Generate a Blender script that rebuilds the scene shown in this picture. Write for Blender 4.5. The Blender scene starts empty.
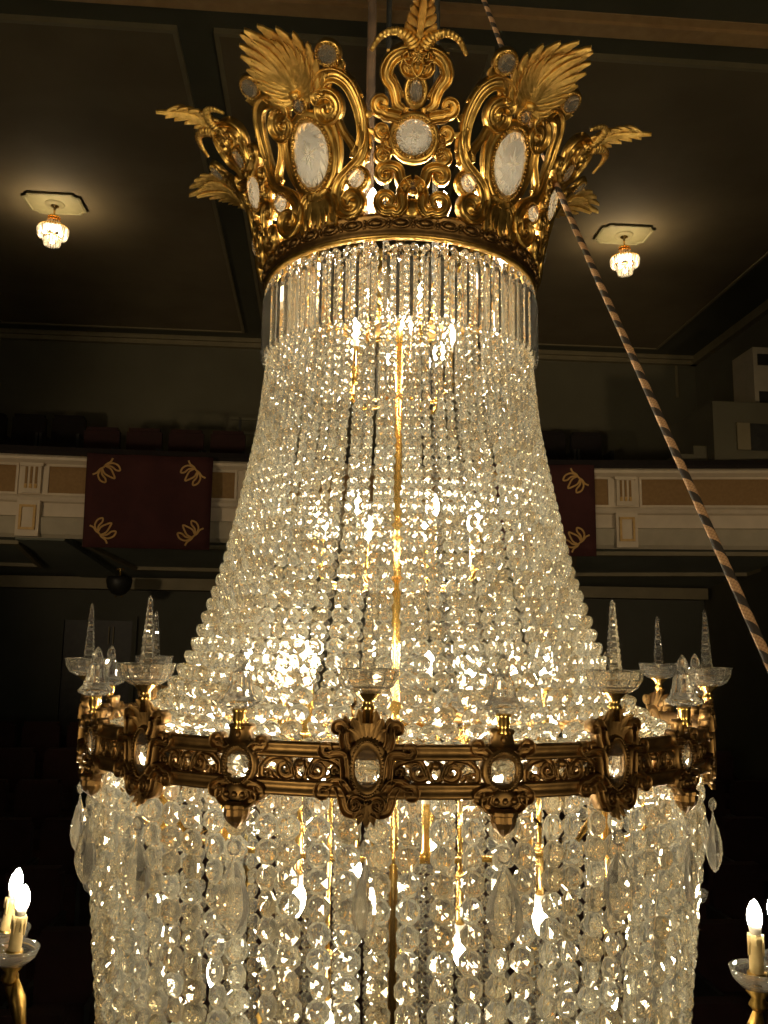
import bpy, math, random
from math import sin, cos, pi, radians as rad, sqrt, hypot, atan2
from mathutils import Vector, Matrix
random.seed(7)
SC = bpy.context.scene
COL = SC.collection

# ------------------------------------------------------------------ camera
EYE = 4.5                      # eye height above the stalls
F, TH, RO, PS, D = 874.0, .1505, .0136, -.0156, 2.4
def ray(px, py):
    u, v = px - 384, 512 - py
    c, s = cos(RO), sin(RO); u, v = c*u - s*v, s*u + c*v
    x, y, z = u/F, 1.0, v/F
    c, s = cos(TH), sin(TH); y, z = c*y - s*z, s*y + c*z
    c, s = cos(PS), sin(PS); x, y = c*x + s*y, -s*x + c*y
    return Vector((x, y, z))
CAMP = Vector((0, -D, EYE))
def at_y(px, py, Y):
    d = ray(px, py); return CAMP + d*((Y + D)/d.y)
def at_z(px, py, Z):
    d = ray(px, py); return CAMP + d*((Z - EYE)/d.z)
cam_d = bpy.data.cameras.new('camera'); cam = bpy.data.objects.new('camera', cam_d); COL.objects.link(cam)
fw = ray(384, 512).normalized(); rt = (ray(385, 512) - ray(384, 512)).normalized(); up = rt.cross(fw)
M3 = Matrix((rt, up, -fw)).transposed()
cam.matrix_world = Matrix.Translation(CAMP) @ M3.to_4x4()
cam_d.sensor_fit = 'HORIZONTAL'; cam_d.sensor_width = 36; cam_d.lens = 36*F/768
cam_d.clip_start = .05; cam_d.clip_end = 100
SC.camera = cam

# ------------------------------------------------------------------ world, exposure, big lights
w = bpy.data.worlds.new('hall_air'); SC.world = w; w.use_nodes = True
w.node_tree.nodes['Background'].inputs[0].default_value = (1, .8, .55, 1)
w.node_tree.nodes['Background'].inputs[1].default_value = .012
SC.view_settings.view_transform = 'Standard'; SC.view_settings.look = 'None'
SC.view_settings.exposure = 0.0; SC.view_settings.gamma = 1.0; SC.view_settings.use_curve_mapping = False
SC.cycles.max_bounces = 10; SC.cycles.transmission_bounces = 8; SC.cycles.transparent_max_bounces = 16
SC.cycles.glossy_bounces = 6; SC.cycles.diffuse_bounces = 3
SC.cycles.sample_clamp_indirect = 4.0; SC.cycles.use_denoising = True
SC.cycles.caustics_reflective = True; SC.cycles.caustics_refractive = True
def area(name, loc, target, size, power, col):
    l = bpy.data.lights.new(name, 'AREA'); l.energy = power; l.size = size; l.color = col; l.shape = 'DISK'
    o = bpy.data.objects.new(name, l); COL.objects.link(o); o.location = loc
    o.rotation_euler = (Vector(target) - Vector(loc)).to_track_quat('-Z', 'Y').to_euler(); return o
# stage spotlights standing low behind the viewer, aimed up at the chandelier
def spot(name, loc, target, power, col, deg, soft):
    l = bpy.data.lights.new(name, 'SPOT'); l.energy = power; l.color = col; l.spot_size = rad(deg); l.spot_blend = .7; l.shadow_soft_size = soft
    o = bpy.data.objects.new(name, l); COL.objects.link(o); o.location = loc
    o.rotation_euler = (Vector(target) - Vector(loc)).to_track_quat('-Z', 'Y').to_euler(); return o
spot('stage_spotlight_left', (-3.4, -6.2, EYE - 1.6), (0, 0, EYE + .95), 720, (1, .80, .48), 30, .35)
spot('stage_spotlight_right', (3.2, -6.0, EYE - 1.6), (0, 0, EYE + .95), 500, (1, .80, .48), 30, .35)
# added fill spots, out of the picture on both sides, brightening the balcony front
spot('balcony_fill_left', (-6.0, 2.2, EYE + .6), (-2.6, 9.0, EYE + 1.6), 260, (1, .74, .44), 62, .2)
spot('balcony_fill_right', (5.6, 2.8, EYE + .6), (2.8, 9.2, EYE + 1.6), 240, (1, .74, .44), 62, .2)

# ------------------------------------------------------------------ materials
MATS = {}
def nt(name):
    m = bpy.data.materials.new(name); m.use_nodes = True; MATS[name] = m
    t = m.node_tree; b = t.nodes['Principled BSDF']; return m, t, b
def setp(b, **k):
    for n, v in k.items(): b.inputs[n.replace('_', ' ')].default_value = v
def noisecol(t, b, c1, c2, scale, bump=0, detail=4, stretch=None):
    tc = t.nodes.new('ShaderNodeTexCoord'); n = t.nodes.new('ShaderNodeTexNoise')
    n.inputs['Scale'].default_value = scale; n.inputs['Detail'].default_value = detail
    src = tc.outputs['Object']
    if stretch:
        mp = t.nodes.new('ShaderNodeMapping'); mp.inputs['Scale'].default_value = stretch
        t.links.new(src, mp.inputs[0]); src = mp.outputs[0]
    t.links.new(src, n.inputs['Vector'])
    r = t.nodes.new('ShaderNodeValToRGB'); r.color_ramp.elements[0].color = (*c1, 1); r.color_ramp.elements[1].color = (*c2, 1)
    r.color_ramp.elements[0].position = .35; r.color_ramp.elements[1].position = .68
    t.links.new(n.outputs['Fac'], r.inputs[0]); t.links.new(r.outputs[0], b.inputs['Base Color'])
    if bump:
        bp = t.nodes.new('ShaderNodeBump'); bp.inputs['Strength'].default_value = bump; bp.inputs['Distance'].default_value = .01
        t.links.new(n.outputs['Fac'], bp.inputs['Height']); t.links.new(bp.outputs[0], b.inputs['Normal'])
def metal(name, c1, c2, rough, scale=40, bump=.12):
    m, t, b = nt(name); setp(b, Metallic=1.0, Roughness=rough); noisecol(t, b, c1, c2, scale, bump); return m
def matte(name, c1, c2, scale=3, rough=.8, bump=.05, **k):
    m, t, b = nt(name); setp(b, Roughness=rough, **k); noisecol(t, b, c1, c2, scale, bump); return m
metal('gold', (.42, .25, .06), (.70, .45, .13), .36)
metal('bronze', (.17, .098, .036), (.27, .16, .06), .46)
metal('gold_leaf', (.62, .39, .10), (.86, .58, .18), .48, 60, .25)
metal('brass', (.72, .45, .12), (.86, .58, .20), .25, 20, .03)
metal('wire', (.55, .45, .28), (.65, .52, .32), .3, 20, 0)
def crystal(name, col, trans, diff, rough=0.0, ior=1.52):
    m = bpy.data.materials.new(name); m.use_nodes = True; MATS[name] = m; t = m.node_tree
    for n in list(t.nodes): t.nodes.remove(n)
    o = t.nodes.new('ShaderNodeOutputMaterial'); g = t.nodes.new('ShaderNodeBsdfGlass')
    g.inputs['Color'].default_value = (*col, 1); g.inputs['IOR'].default_value = ior; g.inputs['Roughness'].default_value = rough
    tr = t.nodes.new('ShaderNodeBsdfTransparent'); tr.inputs[0].default_value = (*col, 1)
    d = t.nodes.new('ShaderNodeBsdfTranslucent'); d.inputs[0].default_value = (col[0], col[1], col[2], 1)
    d2 = t.nodes.new('ShaderNodeBsdfDiffuse'); d2.inputs[0].default_value = (col[0], col[1], col[2], 1)
    m0 = t.nodes.new('ShaderNodeMixShader'); m0.inputs[0].default_value = .4; t.links.new(d.outputs[0], m0.inputs[1]); t.links.new(d2.outputs[0], m0.inputs[2])
    m1 = t.nodes.new('ShaderNodeMixShader'); m1.inputs[0].default_value = trans; t.links.new(g.outputs[0], m1.inputs[1]); t.links.new(tr.outputs[0], m1.inputs[2])
    m2 = t.nodes.new('ShaderNodeMixShader'); m2.inputs[0].default_value = diff; t.links.new(m1.outputs[0], m2.inputs[1]); t.links.new(m0.outputs[0], m2.inputs[2])
    t.links.new(m2.outputs[0], o.inputs[0]); return m
crystal('crystal', (1, .975, .88), .02, .05, 0.0, 1.62)
_t = MATS['crystal'].node_tree            # no two beads are quite the same glass
_g = _t.nodes.new('ShaderNodeNewGeometry'); _oi = _t.nodes.new('ShaderNodeObjectInfo'); _a = _t.nodes.new('ShaderNodeMath'); _a.operation = 'ADD'
_f = _t.nodes.new('ShaderNodeMath'); _f.operation = 'FRACT'; _r = _t.nodes.new('ShaderNodeValToRGB')
_t.links.new(_g.outputs['Random Per Island'], _a.inputs[0]); _t.links.new(_oi.outputs['Random'], _a.inputs[1]); _t.links.new(_a.outputs[0], _f.inputs[0]); _t.links.new(_f.outputs[0], _r.inputs[0])
_r.color_ramp.elements[0].color = (.84, .77, .62, 1); _r.color_ramp.elements[1].color = (1, .99, .93, 1); _r.color_ramp.elements[1].position = .7
for _n in _t.nodes:
    if _n.type == 'BSDF_GLASS': _t.links.new(_r.outputs[0], _n.inputs['Color'])
crystal('clear_crystal', (1, .98, .93), .03, .05, 0.0, 1.6)
crystal('cut_jewel', (1, .96, .88), .05, .13, .0)
crystal('star_cut', (1, .98, .93), .0, .60, .1)
crystal('ring_jewel', (1, .98, .92), .10, .06, .0)
def emit(name, col, s):
    m = bpy.data.materials.new(name); m.use_nodes = True; MATS[name] = m; t = m.node_tree
    for n in list(t.nodes): t.nodes.remove(n)
    o = t.nodes.new('ShaderNodeOutputMaterial'); e = t.nodes.new('ShaderNodeEmission')
    e.inputs[0].default_value = (*col, 1); e.inputs[1].default_value = s; t.links.new(e.outputs[0], o.inputs[0]); return m
emit('bulb_glow', (1, .87, .64), 200)
matte('candle_wax', (.62, .46, .20), (.74, .56, .26), 30, .55, .1)
matte('lamp_collar', (.85, .80, .68), (.9, .86, .75), 20, .5, 0)

# ------------------------------------------------------------------ mesh builder
class MB:
    def __init__(s, fmap=None): s.v = []; s.f = []; s.m = []; s.map = fmap
    def add(s, vs, fs, mi=0):
        o = len(s.v)
        s.v += [tuple(s.map(*p)) if s.map else tuple(p) for p in vs]
        s.f += [tuple(i + o for i in f) for f in fs]; s.m += [mi]*len(fs)
    def mesh(s, name, mats, smooth=False):
        me = bpy.data.meshes.new(name); me.from_pydata(s.v, [], s.f)
        for mt in ([mats] if isinstance(mats, str) else mats): me.materials.append(MATS[mt])
        me.polygons.foreach_set('material_index', s.m)
        me.polygons.foreach_set('use_smooth', [smooth]*len(s.f)); me.update(); return me
    # ---- shapes
    def box(s, x0, x1, y0, y1, z0, z1, mi=0):
        s.add([(x, y, z) for z in (z0, z1) for y in (y0, y1) for x in (x0, x1)],
              [(0, 2, 3, 1), (4, 5, 7, 6), (0, 1, 5, 4), (2, 6, 7, 3), (0, 4, 6, 2), (1, 3, 7, 5)], mi)
    def lathe(s, prof, n=24, c=(0, 0), mi=0, a0=0, closed=False, cap=False, flute=0):
        vs = []; k = len(prof)
        for i in range(n):
            a = a0 + 2*pi*i/n; fl = 1 + (flute if i % 2 else 0)
            for r, z in prof: vs.append((c[0] + r*fl*sin(a), c[1] - r*fl*cos(a), z))
        fs = []
        for i in range(n):
            j = (i + 1) % n
            for q in range(k if closed else k - 1):
                q2 = (q + 1) % k; fs.append((i*k + q, j*k + q, j*k + q2, i*k + q2))
        if cap:
            fs.append(tuple(i*k for i in range(n))[::-1]); fs.append(tuple(i*k + k - 1 for i in range(n)))
        s.add(vs, fs, mi)
    def tube(s, pts, r, n=8, mi=0, cap=True):
        pts = [Vector(p) for p in pts]; vs = []; m = len(pts)
        for i, p in enumerate(pts):
            t = (pts[min(i + 1, m - 1)] - pts[max(i - 1, 0)]).normalized()
            a = t.cross(Vector((0, 1, .03))); a = a.normalized() if a.length > 1e-4 else Vector((1, 0, 0)); b = t.cross(a)
            rr = r[i] if isinstance(r, (list, tuple)) else r
            for k in range(n): vs.append(p + a*rr*cos(2*pi*k/n) + b*rr*sin(2*pi*k/n))
        fs = [(i*n + k, i*n + (k + 1) % n, (i + 1)*n + (k + 1) % n, (i + 1)*n + k) for i in range(m - 1) for k in range(n)]
        if cap: fs += [tuple(range(n))[::-1], tuple((m - 1)*n + k for k in range(n))]
        s.add(vs, fs, mi)
    # ---- ornament drawn on a surface (u across, v along, n out)
    def band(s, pts, w, h, mi=0, t=.006, n=None, base=0.0):
        P = catmull(pts, n or 5); m = len(P); vs = []
        prof = [(-1, -t), (-1, .55*h), (-.88, .95*h), (-.74, h), (-.62, .78*h), (-.40, .36*h), (-.16, .30*h), (0, .52*h), (.16, .30*h), (.40, .36*h), (.62, .78*h), (.74, h), (.88, .95*h), (1, .55*h), (1, -t)]
        for i, p in enumerate(P):
            a = P[max(i - 1, 0)]; b = P[min(i + 1, m - 1)]; dx, dy = b[0] - a[0], b[1] - a[1]; L = hypot(dx, dy) or 1
            nx, ny = -dy/L, dx/L; f = i/(m - 1)
            ww = w(f) if callable(w) else w; hh = ww/(w(.5) if callable(w) else w)
            for q, z in prof: vs.append((p[0] + nx*q*ww, p[1] + ny*q*ww, base + (z*hh if z > 0 else z)))
        k = len(prof)
        fs = [(i*k + q, (i + 1)*k + q, (i + 1)*k + (q + 1) % k, i*k + (q + 1) % k) for i in range(m - 1) for q in range(k)]
        fs += [tuple(range(k))[::-1], tuple((m - 1)*k + q for q in range(k))]
        s.add(vs, fs, mi)
    def plate(s, cu, cv, ru, rv, h, mi=0, n=32, t=.006, hole=0, base=0.0, dome=.0):
        rings = [(1, -t), (1, h*.5), (.93, h)]
        rings += [(hole/ru, h), (hole/ru, -t)] if hole else [(.5, h + dome*.7), (.02, h + dome)]
        vs = [(cu + ru*a*cos(2*pi*i/n), cv + rv*a*sin(2*pi*i/n), base + z) for a, z in rings for i in range(n)]
        fs = [(j*n + i, j*n + (i + 1) % n, (j + 1)*n + (i + 1) % n, (j + 1)*n + i) for j in range(len(rings) - 1) for i in range(n)]
        if not hole: fs += [tuple((len(rings) - 1)*n + i for i in range(n))]
        else: fs += [((len(rings) - 1)*n + i, (len(rings) - 1)*n + (i + 1) % n, (i + 1) % n, i) for i in range(n)]
        s.add(vs, fs, mi)
    def pearls(s, cu, cv, ru, rv, r, n, z, mi=0):
        for i in range(n):
            a = 2*pi*i/n; s.ball(cu + ru*cos(a), cv + rv*sin(a), z, r, mi)
    def ball(s, x, y, z, r, mi=0, n=6, m=4, sz=1.0):
        vs = [(x, y, z - r*sz)] + [(x + r*sin(pi*j/m)*cos(2*pi*i/n), y + r*sin(pi*j/m)*sin(2*pi*i/n), z - r*sz*cos(pi*j/m)) for j in range(1, m) for i in range(n)] + [(x, y, z + r*sz)]
        fs = [(0, 1 + (i + 1) % n, 1 + i) for i in range(n)]
        for j in range(m - 2): fs += [(1 + j*n + i, 1 + j*n + (i + 1) % n, 1 + (j + 1)*n + (i + 1) % n, 1 + (j + 1)*n + i) for i in range(n)]
        e = len(vs) - 1; fs += [(e, 1 + (m - 2)*n + i, 1 + (m - 2)*n + (i + 1) % n) for i in range(n)]
        s.add(vs, fs, mi)
    def leaf(s, base, tip, wd, bend=0, h=.012, lift=.0, curl=.0, mi=0, seg=9, ribs=1, zig=0):
        dx, dy = tip[0] - base[0], tip[1] - base[1]; L = hypot(dx, dy); tx, ty = dx/L, dy/L; nx, ny = -ty, tx; vs = []
        cs = [(-1, .0), (-.78, .55), (-.52, .25), (-.26, .85), (0, .45), (.26, .85), (.52, .25), (.78, .55), (1, .0), (1, -.5), (-1, -.5)]
        for i in range(seg + 1):
            f = i/seg; off = bend*4*f*(1 - f); ww = wd*(.30 + .70*sin(pi*min(1, f*.78 + .12))**1.0)*(1 - f**4)**.5
            if zig: ww *= 1 + zig*(1 if i % 2 else -1)
            ww = max(ww, wd*.03); n0 = lift*f + curl*f**3
            for q, z in cs: vs.append((base[0] + dx*f + nx*(off + q*ww), base[1] + dy*f + ny*(off + q*ww), n0 + h*z*(1 - .5*f)))
        k = len(cs)
        fs = [(i*k + q, (i + 1)*k + q, (i + 1)*k + (q + 1) % k, i*k + (q + 1) % k) for i in range(seg) for q in range(k)]
        fs += [tuple(range(k))[::-1], tuple(seg*k + q for q in range(k))]
        s.add(vs, fs, mi)
    def gem(s, cu, cv, ru, rv, h, z0, n=20, star=8, mi=0, si=0):
        """cut glass: border of scooped facets, flat field, star cut in the middle, shallow back"""
        m = 2*n; vs = []
        for a, zl, zh in ((1.0, 0, 0), (.90, .25, .85), (.70, .95, .95), (.30, 1.0, 1.0)):
            for i in range(m):
                an = pi*i/n; aa = a if i % 2 or a > .95 else a*.97
                vs.append((cu + ru*aa*cos(an), cv + rv*aa*sin(an), z0 + h*(zh if i % 2 == 0 else zl)))
        c0 = len(vs); vs.append((cu, cv, z0 + h)); b0 = len(vs); vs.append((cu, cv, z0 - h*.6))
        fs = [(j*m + i, j*m + (i + 1) % m, (j + 1)*m + (i + 1) % m, (j + 1)*m + i) for j in range(3) for i in range(m)]
        fs += [(3*m + i, 3*m + (i + 1) % m, c0) for i in range(m)] + [((i + 1) % m, i, b0) for i in range(m)]
        s.add(vs, fs, mi)
        if min(ru, rv) > .03:
            for k in range(star):
                an = 2*pi*k/star + .2; L = .52 if k % 2 == 0 else .36; w = .045
                d = (cos(an), sin(an)); p = (-sin(an), cos(an))
                pt = lambda a, b, z: (cu + ru*(d[0]*a + p[0]*b), cv + rv*(d[1]*a + p[1]*b), z0 + h*z)
                s.add([pt(.03, 0, 1.0), pt(L*.4, w, 1.0), pt(L, 0, 1.0), pt(L*.4, -w, 1.0), pt(L*.4, 0, 1.22)], [(0, 4, 1), (1, 4, 2), (2, 4, 3), (3, 4, 0), (0, 1, 2, 3)], si)
def catmull(P, n):
    if len(P) < 3:
        return [(P[0][0] + (P[1][0] - P[0][0])*i/n, P[0][1] + (P[1][1] - P[0][1])*i/n) for i in range(n + 1)]
    Q = [(2*P[0][0] - P[1][0], 2*P[0][1] - P[1][1])] + list(P) + [(2*P[-1][0] - P[-2][0], 2*P[-1][1] - P[-2][1])]; out = []
    for i in range(1, len(Q) - 2):
        a, b, c, d = Q[i - 1:i + 3]
        for k in range(n):
            t = k/n
            out.append(tuple(.5*(2*b[j] + (c[j] - a[j])*t + (2*a[j] - 5*b[j] + 4*c[j] - d[j])*t*t + (3*b[j] - a[j] - 3*c[j] + d[j])*t**3) for j in (0, 1)))
    return out + [tuple(P[-1])]
def spiral(c, r0, a0, turns, n=10, r1=.25):
    """points winding in to the centre c; a0 in degrees, turns sign gives the sense"""
    return [(c[0] + r0*(1 - (1 - r1)*i/n)*cos(rad(a0) + 2*pi*turns*i/n), c[1] + r0*(1 - (1 - r1)*i/n)*sin(rad(a0) + 2*pi*turns*i/n)) for i in range(n + 1)]
def mir(pts): return [(-a, b) for a, b in pts]

def obj(name, me, parent=None, loc=(0, 0, 0), rz=0, kind=None):
    o = bpy.data.objects.new(name, me); COL.objects.link(o); o.location = loc; o.rotation_euler = (0, 0, rz)
    if parent: o.parent = parent
    if kind: o['kind'] = kind
    return o
def tag(o, label, cat, group=None):
    o['label'] = label; o['category'] = cat
    if group: o['group'] = group
    return o

# ------------------------------------------------------------------ the room (turned 5.3 degrees to the viewer)
RA = rad(5.3)
def room(x, y, z): return (x*cos(RA) - y*sin(RA), x*sin(RA) + y*cos(RA), z + EYE)
matte('ceiling_paint', (.15, .115, .06), (.18, .14, .075), 1.5, .85, .02)
matte('ceiling_margin', (.075, .072, .042), (.09, .086, .052), 1.5, .8, .02)
matte('moulding', (.20, .165, .09), (.24, .20, .11), 4, .6, .02)
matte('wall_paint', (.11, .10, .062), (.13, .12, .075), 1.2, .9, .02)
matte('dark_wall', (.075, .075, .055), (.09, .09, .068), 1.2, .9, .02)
matte('cream', (.62, .52, .38), (.68, .57, .42), 6, .6, .03)
matte('fascia', (.40, .35, .25), (.45, .39, .28), 6, .7, .03)
matte('tan_panel', (.27, .155, .055), (.31, .185, .068), 25, .75, .04)
matte('soffit_paint', (.16, .17, .13), (.19, .20, .155), 2, .8, .02)
matte('flag_cloth', (.045, .009, .008), (.06, .013, .011), 5, .9, .1)
matte('flag_gold', (.55, .33, .10), (.65, .42, .14), 30, .5, .05)
matte('seat_red', (.026, .007, .005), (.036, .010, .008), 8, .9, .08)
matte('seat_dark', (.010, .006, .005), (.015, .009, .007), 8, .9, .05)
matte('carpet', (.05, .018, .014), (.07, .026, .02), 6, 1.0, .1)
matte('beam_gilt', (.42, .26, .11), (.50, .32, .14), 10, .5, .03)
matte('black_iron', (.015, .015, .013), (.03, .028, .022), 10, .5, .05)
CZ = 5.0; BY = 11.87; WX = 6.3
m = MB(room); m.box(-WX - .2, WX + .2, -9.0, BY + .3, CZ + .02, CZ + .2)
ceil = obj('ceiling', m.mesh('ceiling', 'ceiling_margin'), kind='structure')
for x0, x1 in ((-5.3, -1.5), (-1.15, 1.15), (1.5, 5.4)):
    m = MB(room); m.box(x0, x1, 4.27, 11.34, CZ - .012, CZ + .02)
    p = obj('ceiling_panel', m.mesh('ceiling_panel', 'ceiling_paint'), ceil)
    m = MB(room)
    for a in ((x0 - .025, x0 + .015, 4.245, 11.365), (x1 - .015, x1 + .025, 4.245, 11.365), (x0 + .015, x1 - .015, 4.245, 4.285), (x0 + .015, x1 - .015, 11.325, 11.365)):
        m.box(*a, CZ - .03, CZ + .02)
    obj('panel_moulding', m.mesh('panel_moulding', 'moulding'), p)
def struct(name, boxes, mat, parent=None):
    m = MB(room)
    for b in boxes: m.box(*b)
    return obj(name, m.mesh(name, mat), parent, kind='structure')
struct('wall_back', [(-WX - .2, WX + .2, BY, BY + .2, .9, CZ + .02)], 'wall_paint')
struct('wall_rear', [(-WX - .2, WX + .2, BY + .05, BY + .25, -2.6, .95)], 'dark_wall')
struct('wall_right', [(WX, WX + .2, -9, BY, -6.5, CZ + .02)], 'wall_paint')
struct('wall_left', [(-WX - .2, -WX, -9, BY, -6.5, CZ + .02)], 'wall_paint')
struct('trim_1', [(-WX, WX, BY - .10, BY, CZ - .12, CZ + .02), (-WX, WX, BY - .16, BY, CZ - .05, CZ + .02)], 'moulding')
struct('trim_2', [(WX - .10, WX, 1, BY, CZ - .12, CZ + .02)], 'moulding')
struct('trim_3', [(-WX, -WX + .10, 1, BY, CZ - .12, CZ + .02)], 'moulding')
struct('trim_4', [(5.93, 5.97, BY - .03, BY, 4.3, CZ)], 'moulding')
bm_ = struct('trim_5', [(-WX, WX, 3.80, 3.95, CZ - .06, CZ + .02), (-WX, WX, 3.72, 3.82, CZ - .03, CZ + .02)], 'beam_gilt')
struct('wall_proscenium', [(-WX, WX, -9.0, 3.72, CZ - .02, CZ + .06)], 'ceiling_margin')
# raked stalls floor
m = MB(room); z9 = -4.3 - (2.58/10.97)*9; m.add([(-WX, -8, z9), (WX, -8, z9), (WX, BY + .1, -1.72), (-WX, BY + .1, -1.72), (-WX, -8, z9 - .2), (WX, -8, z9 - .2), (WX, BY + .1, -1.9), (-WX, BY + .1, -1.9)],
                     [(0, 1, 2, 3), (7, 6, 5, 4), (0, 4, 5, 1), (1, 5, 6, 2), (2, 6, 7, 3), (3, 7, 4, 0)])
obj('floor', m.mesh('floor', 'carpet'), kind='structure')

# balcony: front follows a shallow curve
def yb(x): return 9.08 + .045*x - .012*x*x
def bmap(x, d, z): return (x, yb(x) + d, z + EYE)          # d measured back from the front face
def sweep(name, prof, mat, x0=-6.6, x1=6.4, n=40, parent=None, kind=None):
    m = MB(bmap); k = len(prof); vs = [(x0 + (x1 - x0)*i/n, d, z) for i in range(n + 1) for d, z in prof]
    fs = [(i*k + q, i*k + (q + 1) % k, (i + 1)*k + (q + 1) % k, (i + 1)*k + q) for i in range(n) for q in range(k)]
    fs += [tuple(range(k))[::-1], tuple(n*k + q for q in range(k))]; m.add(vs, fs)
    return obj(name, m.mesh(name, mat), parent, kind=kind)
balc = sweep('wall_balcony', [(0, 1.36), (0, 2.28), (.2, 2.28), (.2, 1.36)], 'cream', kind='structure')
sweep('top_cornice', [(-.10, 2.29), (-.10, 2.325), (-.05, 2.36), (.2, 2.36), (.2, 2.25), (-.03, 2.25)], 'cream', parent=balc)
sweep('rail_cushion', [(-.06, 2.36), (-.08, 2.40), (-.02, 2.48), (.2, 2.48), (.25, 2.36)], 'seat_dark', parent=balc)
sweep('string_course', [(-.05, 1.76), (-.07, 1.80), (-.05, 1.83), (0, 1.85), (.05, 1.85), (.05, 1.74), (0, 1.74)], 'cream', parent=balc)
sweep('lower_fascia', [(-.04, 1.50), (-.04, 1.55), (0, 1.57), (.05, 1.57), (.05, 1.30), (.02, 1.29), (-.02, 1.34)], 'fascia', parent=balc)
def bpanel(x0, x1):
    m = MB(bmap); m.box(x0, x1, -.006, .02, 1.87, 2.22)
    p = obj('parapet_panel', m.mesh('parapet_panel', 'tan_panel'), balc)
    m = MB(bmap)
    for a in ((x0 - .03, x0, 1.84, 2.25), (x1, x1 + .03, 1.84, 2.25), (x0, x1, 1.84, 1.87), (x0, x1, 2.22, 2.25)): m.box(a[0], a[1], -.022, .01, a[2], a[3])
    obj('panel_frame', m.mesh('panel_frame', 'cream'), p)
def pilaster(x):
    m = MB(bmap); m.box(x - .115, x + .115, -.05, .02, 1.86, 2.25); m.box(x - .14, x + .14, -.07, .02, 2.21, 2.25)
    p = obj('pilaster', m.mesh('pilaster', 'cream'), balc)
    for k in (-1, 0, 1):
        m = MB(bmap); m.box(x + k*.06 - .014, x + k*.06 + .014, -.062, -.045, 1.98, 2.20)
        obj('flute', m.mesh('flute', 'tan_panel'), p)
        m = MB(bmap); m.box(x + k*.06 - .016, x + k*.06 + .016, -.07, -.045, 1.92, 1.975)
        obj('gilt_drop', m.mesh('gilt_drop', 'flag_gold'), p)
    m = MB(bmap); m.box(x - .14, x + .14, -.08, .02, 1.30, 1.76); q = obj('plinth_block', m.mesh('plinth_block', 'cream'), balc)
    m = MB(bmap)
    for a in ((-.10, -.07, 1.38, 1.70), (.07, .10, 1.38, 1.70), (-.10, .10, 1.38, 1.41), (-.10, .10, 1.67, 1.70)): m.box(x + a[0], x + a[1], -.10, -.075, a[2], a[3])
    obj('gilt_frame', m.mesh('gilt_frame', 'flag_gold'), q)
for x in (-4.70, -1.9, 3.02, 5.75): pilaster(x)
for a, b in ((-6.5, -4.9), (-4.50, -2.15), (-1.7, 2.8), (3.24, 5.5)): bpanel(a, b)
# balcony soffit (raking slab) and the stepped deck above it
m = MB(); n = 24; vs = []
for i in range(n + 1):
    x = -6.6 + 13.0*i/n; yw = (BY + x*sin(RA))/cos(RA) + .05
    vs += [(x, yb(x) + .1, 1.34 + EYE), (x, yw, .98 + EYE), (x, yw, 1.06 + EYE), (x, yb(x) + .15, 1.42 + EYE)]
fs = [(i*4 + q, i*4 + (q + 1) % 4, i*4 + 4 + (q + 1) % 4, i*4 + 4 + q) for i in range(n) for q in range(4)] + [(3, 2, 1, 0), (n*4, n*4 + 1, n*4 + 2, n*4 + 3)]
m.add(vs, fs)
soff = obj('ceiling_under_balcony', m.mesh('ceiling_under_balcony', 'soffit_paint'), kind='structure')
def soffz(x, d): 
    yw = (BY + x*sin(RA))/cos(RA); return 1.34 + (.98 - 1.34)*(d - .1)/(yw + .05 - yb(x) - .1)
def smap(x, d, z): return (x, yb(x) + d, soffz(x, d) + z + EYE)
for x0, x1 in ((-6.4, -5.0), (-4.2, -1.6), (-1.0, 1.6), (2.4, 5.6)):
    m = MB(smap)
    for a in ((x0, x1, .45, .52), (x0 + .25, x1 - .25, 1.9, 1.97)): m.box(a[0], a[1], a[2], a[3], -.05, .02)
    for sg, xa, xb in ((1, x0, x0 + .25), (-1, x1, x1 - .25)):
        m.add([(xa, .45, -.05), (xa + .07*sg, .45, -.05), (xb + .07*sg, 1.97, -.05), (xb, 1.97, -.05), (xa, .45, .02), (xa + .07*sg, .45, .02), (xb + .07*sg, 1.97, .02), (xb, 1.97, .02)],
              [(0, 1, 2, 3), (7, 6, 5, 4), (0, 4, 5, 1), (1, 5, 6, 2), (2, 6, 7, 3), (3, 7, 4, 0)])
    obj('soffit_moulding', m.mesh('soffit_moulding', 'moulding'), soff)
for x in (-4.6, 2.0):
    m = MB(smap); m.box(x - .3, x + .3, .1, 2.5, -.07, .03); obj('soffit_beam', m.mesh('soffit_beam', 'soffit_paint'), soff)
m = MB(room); m.box(-6.2, 6.2, BY - .35, BY + .05, .80, .98); obj('soffit_cornice', m.mesh('soffit_cornice', 'moulding'), soff)

# dark doorway in the rear wall
m = MB(room); m.box(-4.16, -3.1, BY + .02, BY + .10, -1.7, .32); m2 = m.mesh('door_1', 'black_iron')
dr = obj('door_1', m2, kind='structure')
m = MB(room)
for a in ((-4.23, -4.16, -1.7, .39), (-3.1, -3.03, -1.7, .39), (-4.16, -3.1, .32, .39)): m.box(a[0], a[1], BY - .02, BY + .08, a[2], a[3])
obj('door_frame', m.mesh('door_frame', 'dark_wall'), dr)
for k in (0, 1):
    m = MB(room); m.box(-3.47 + k*.07, -3.455 + k*.07, BY - .01, BY + .03, -.05, .22); obj('pull_handle', m.mesh('pull_handle', 'moulding'), dr)

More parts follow.
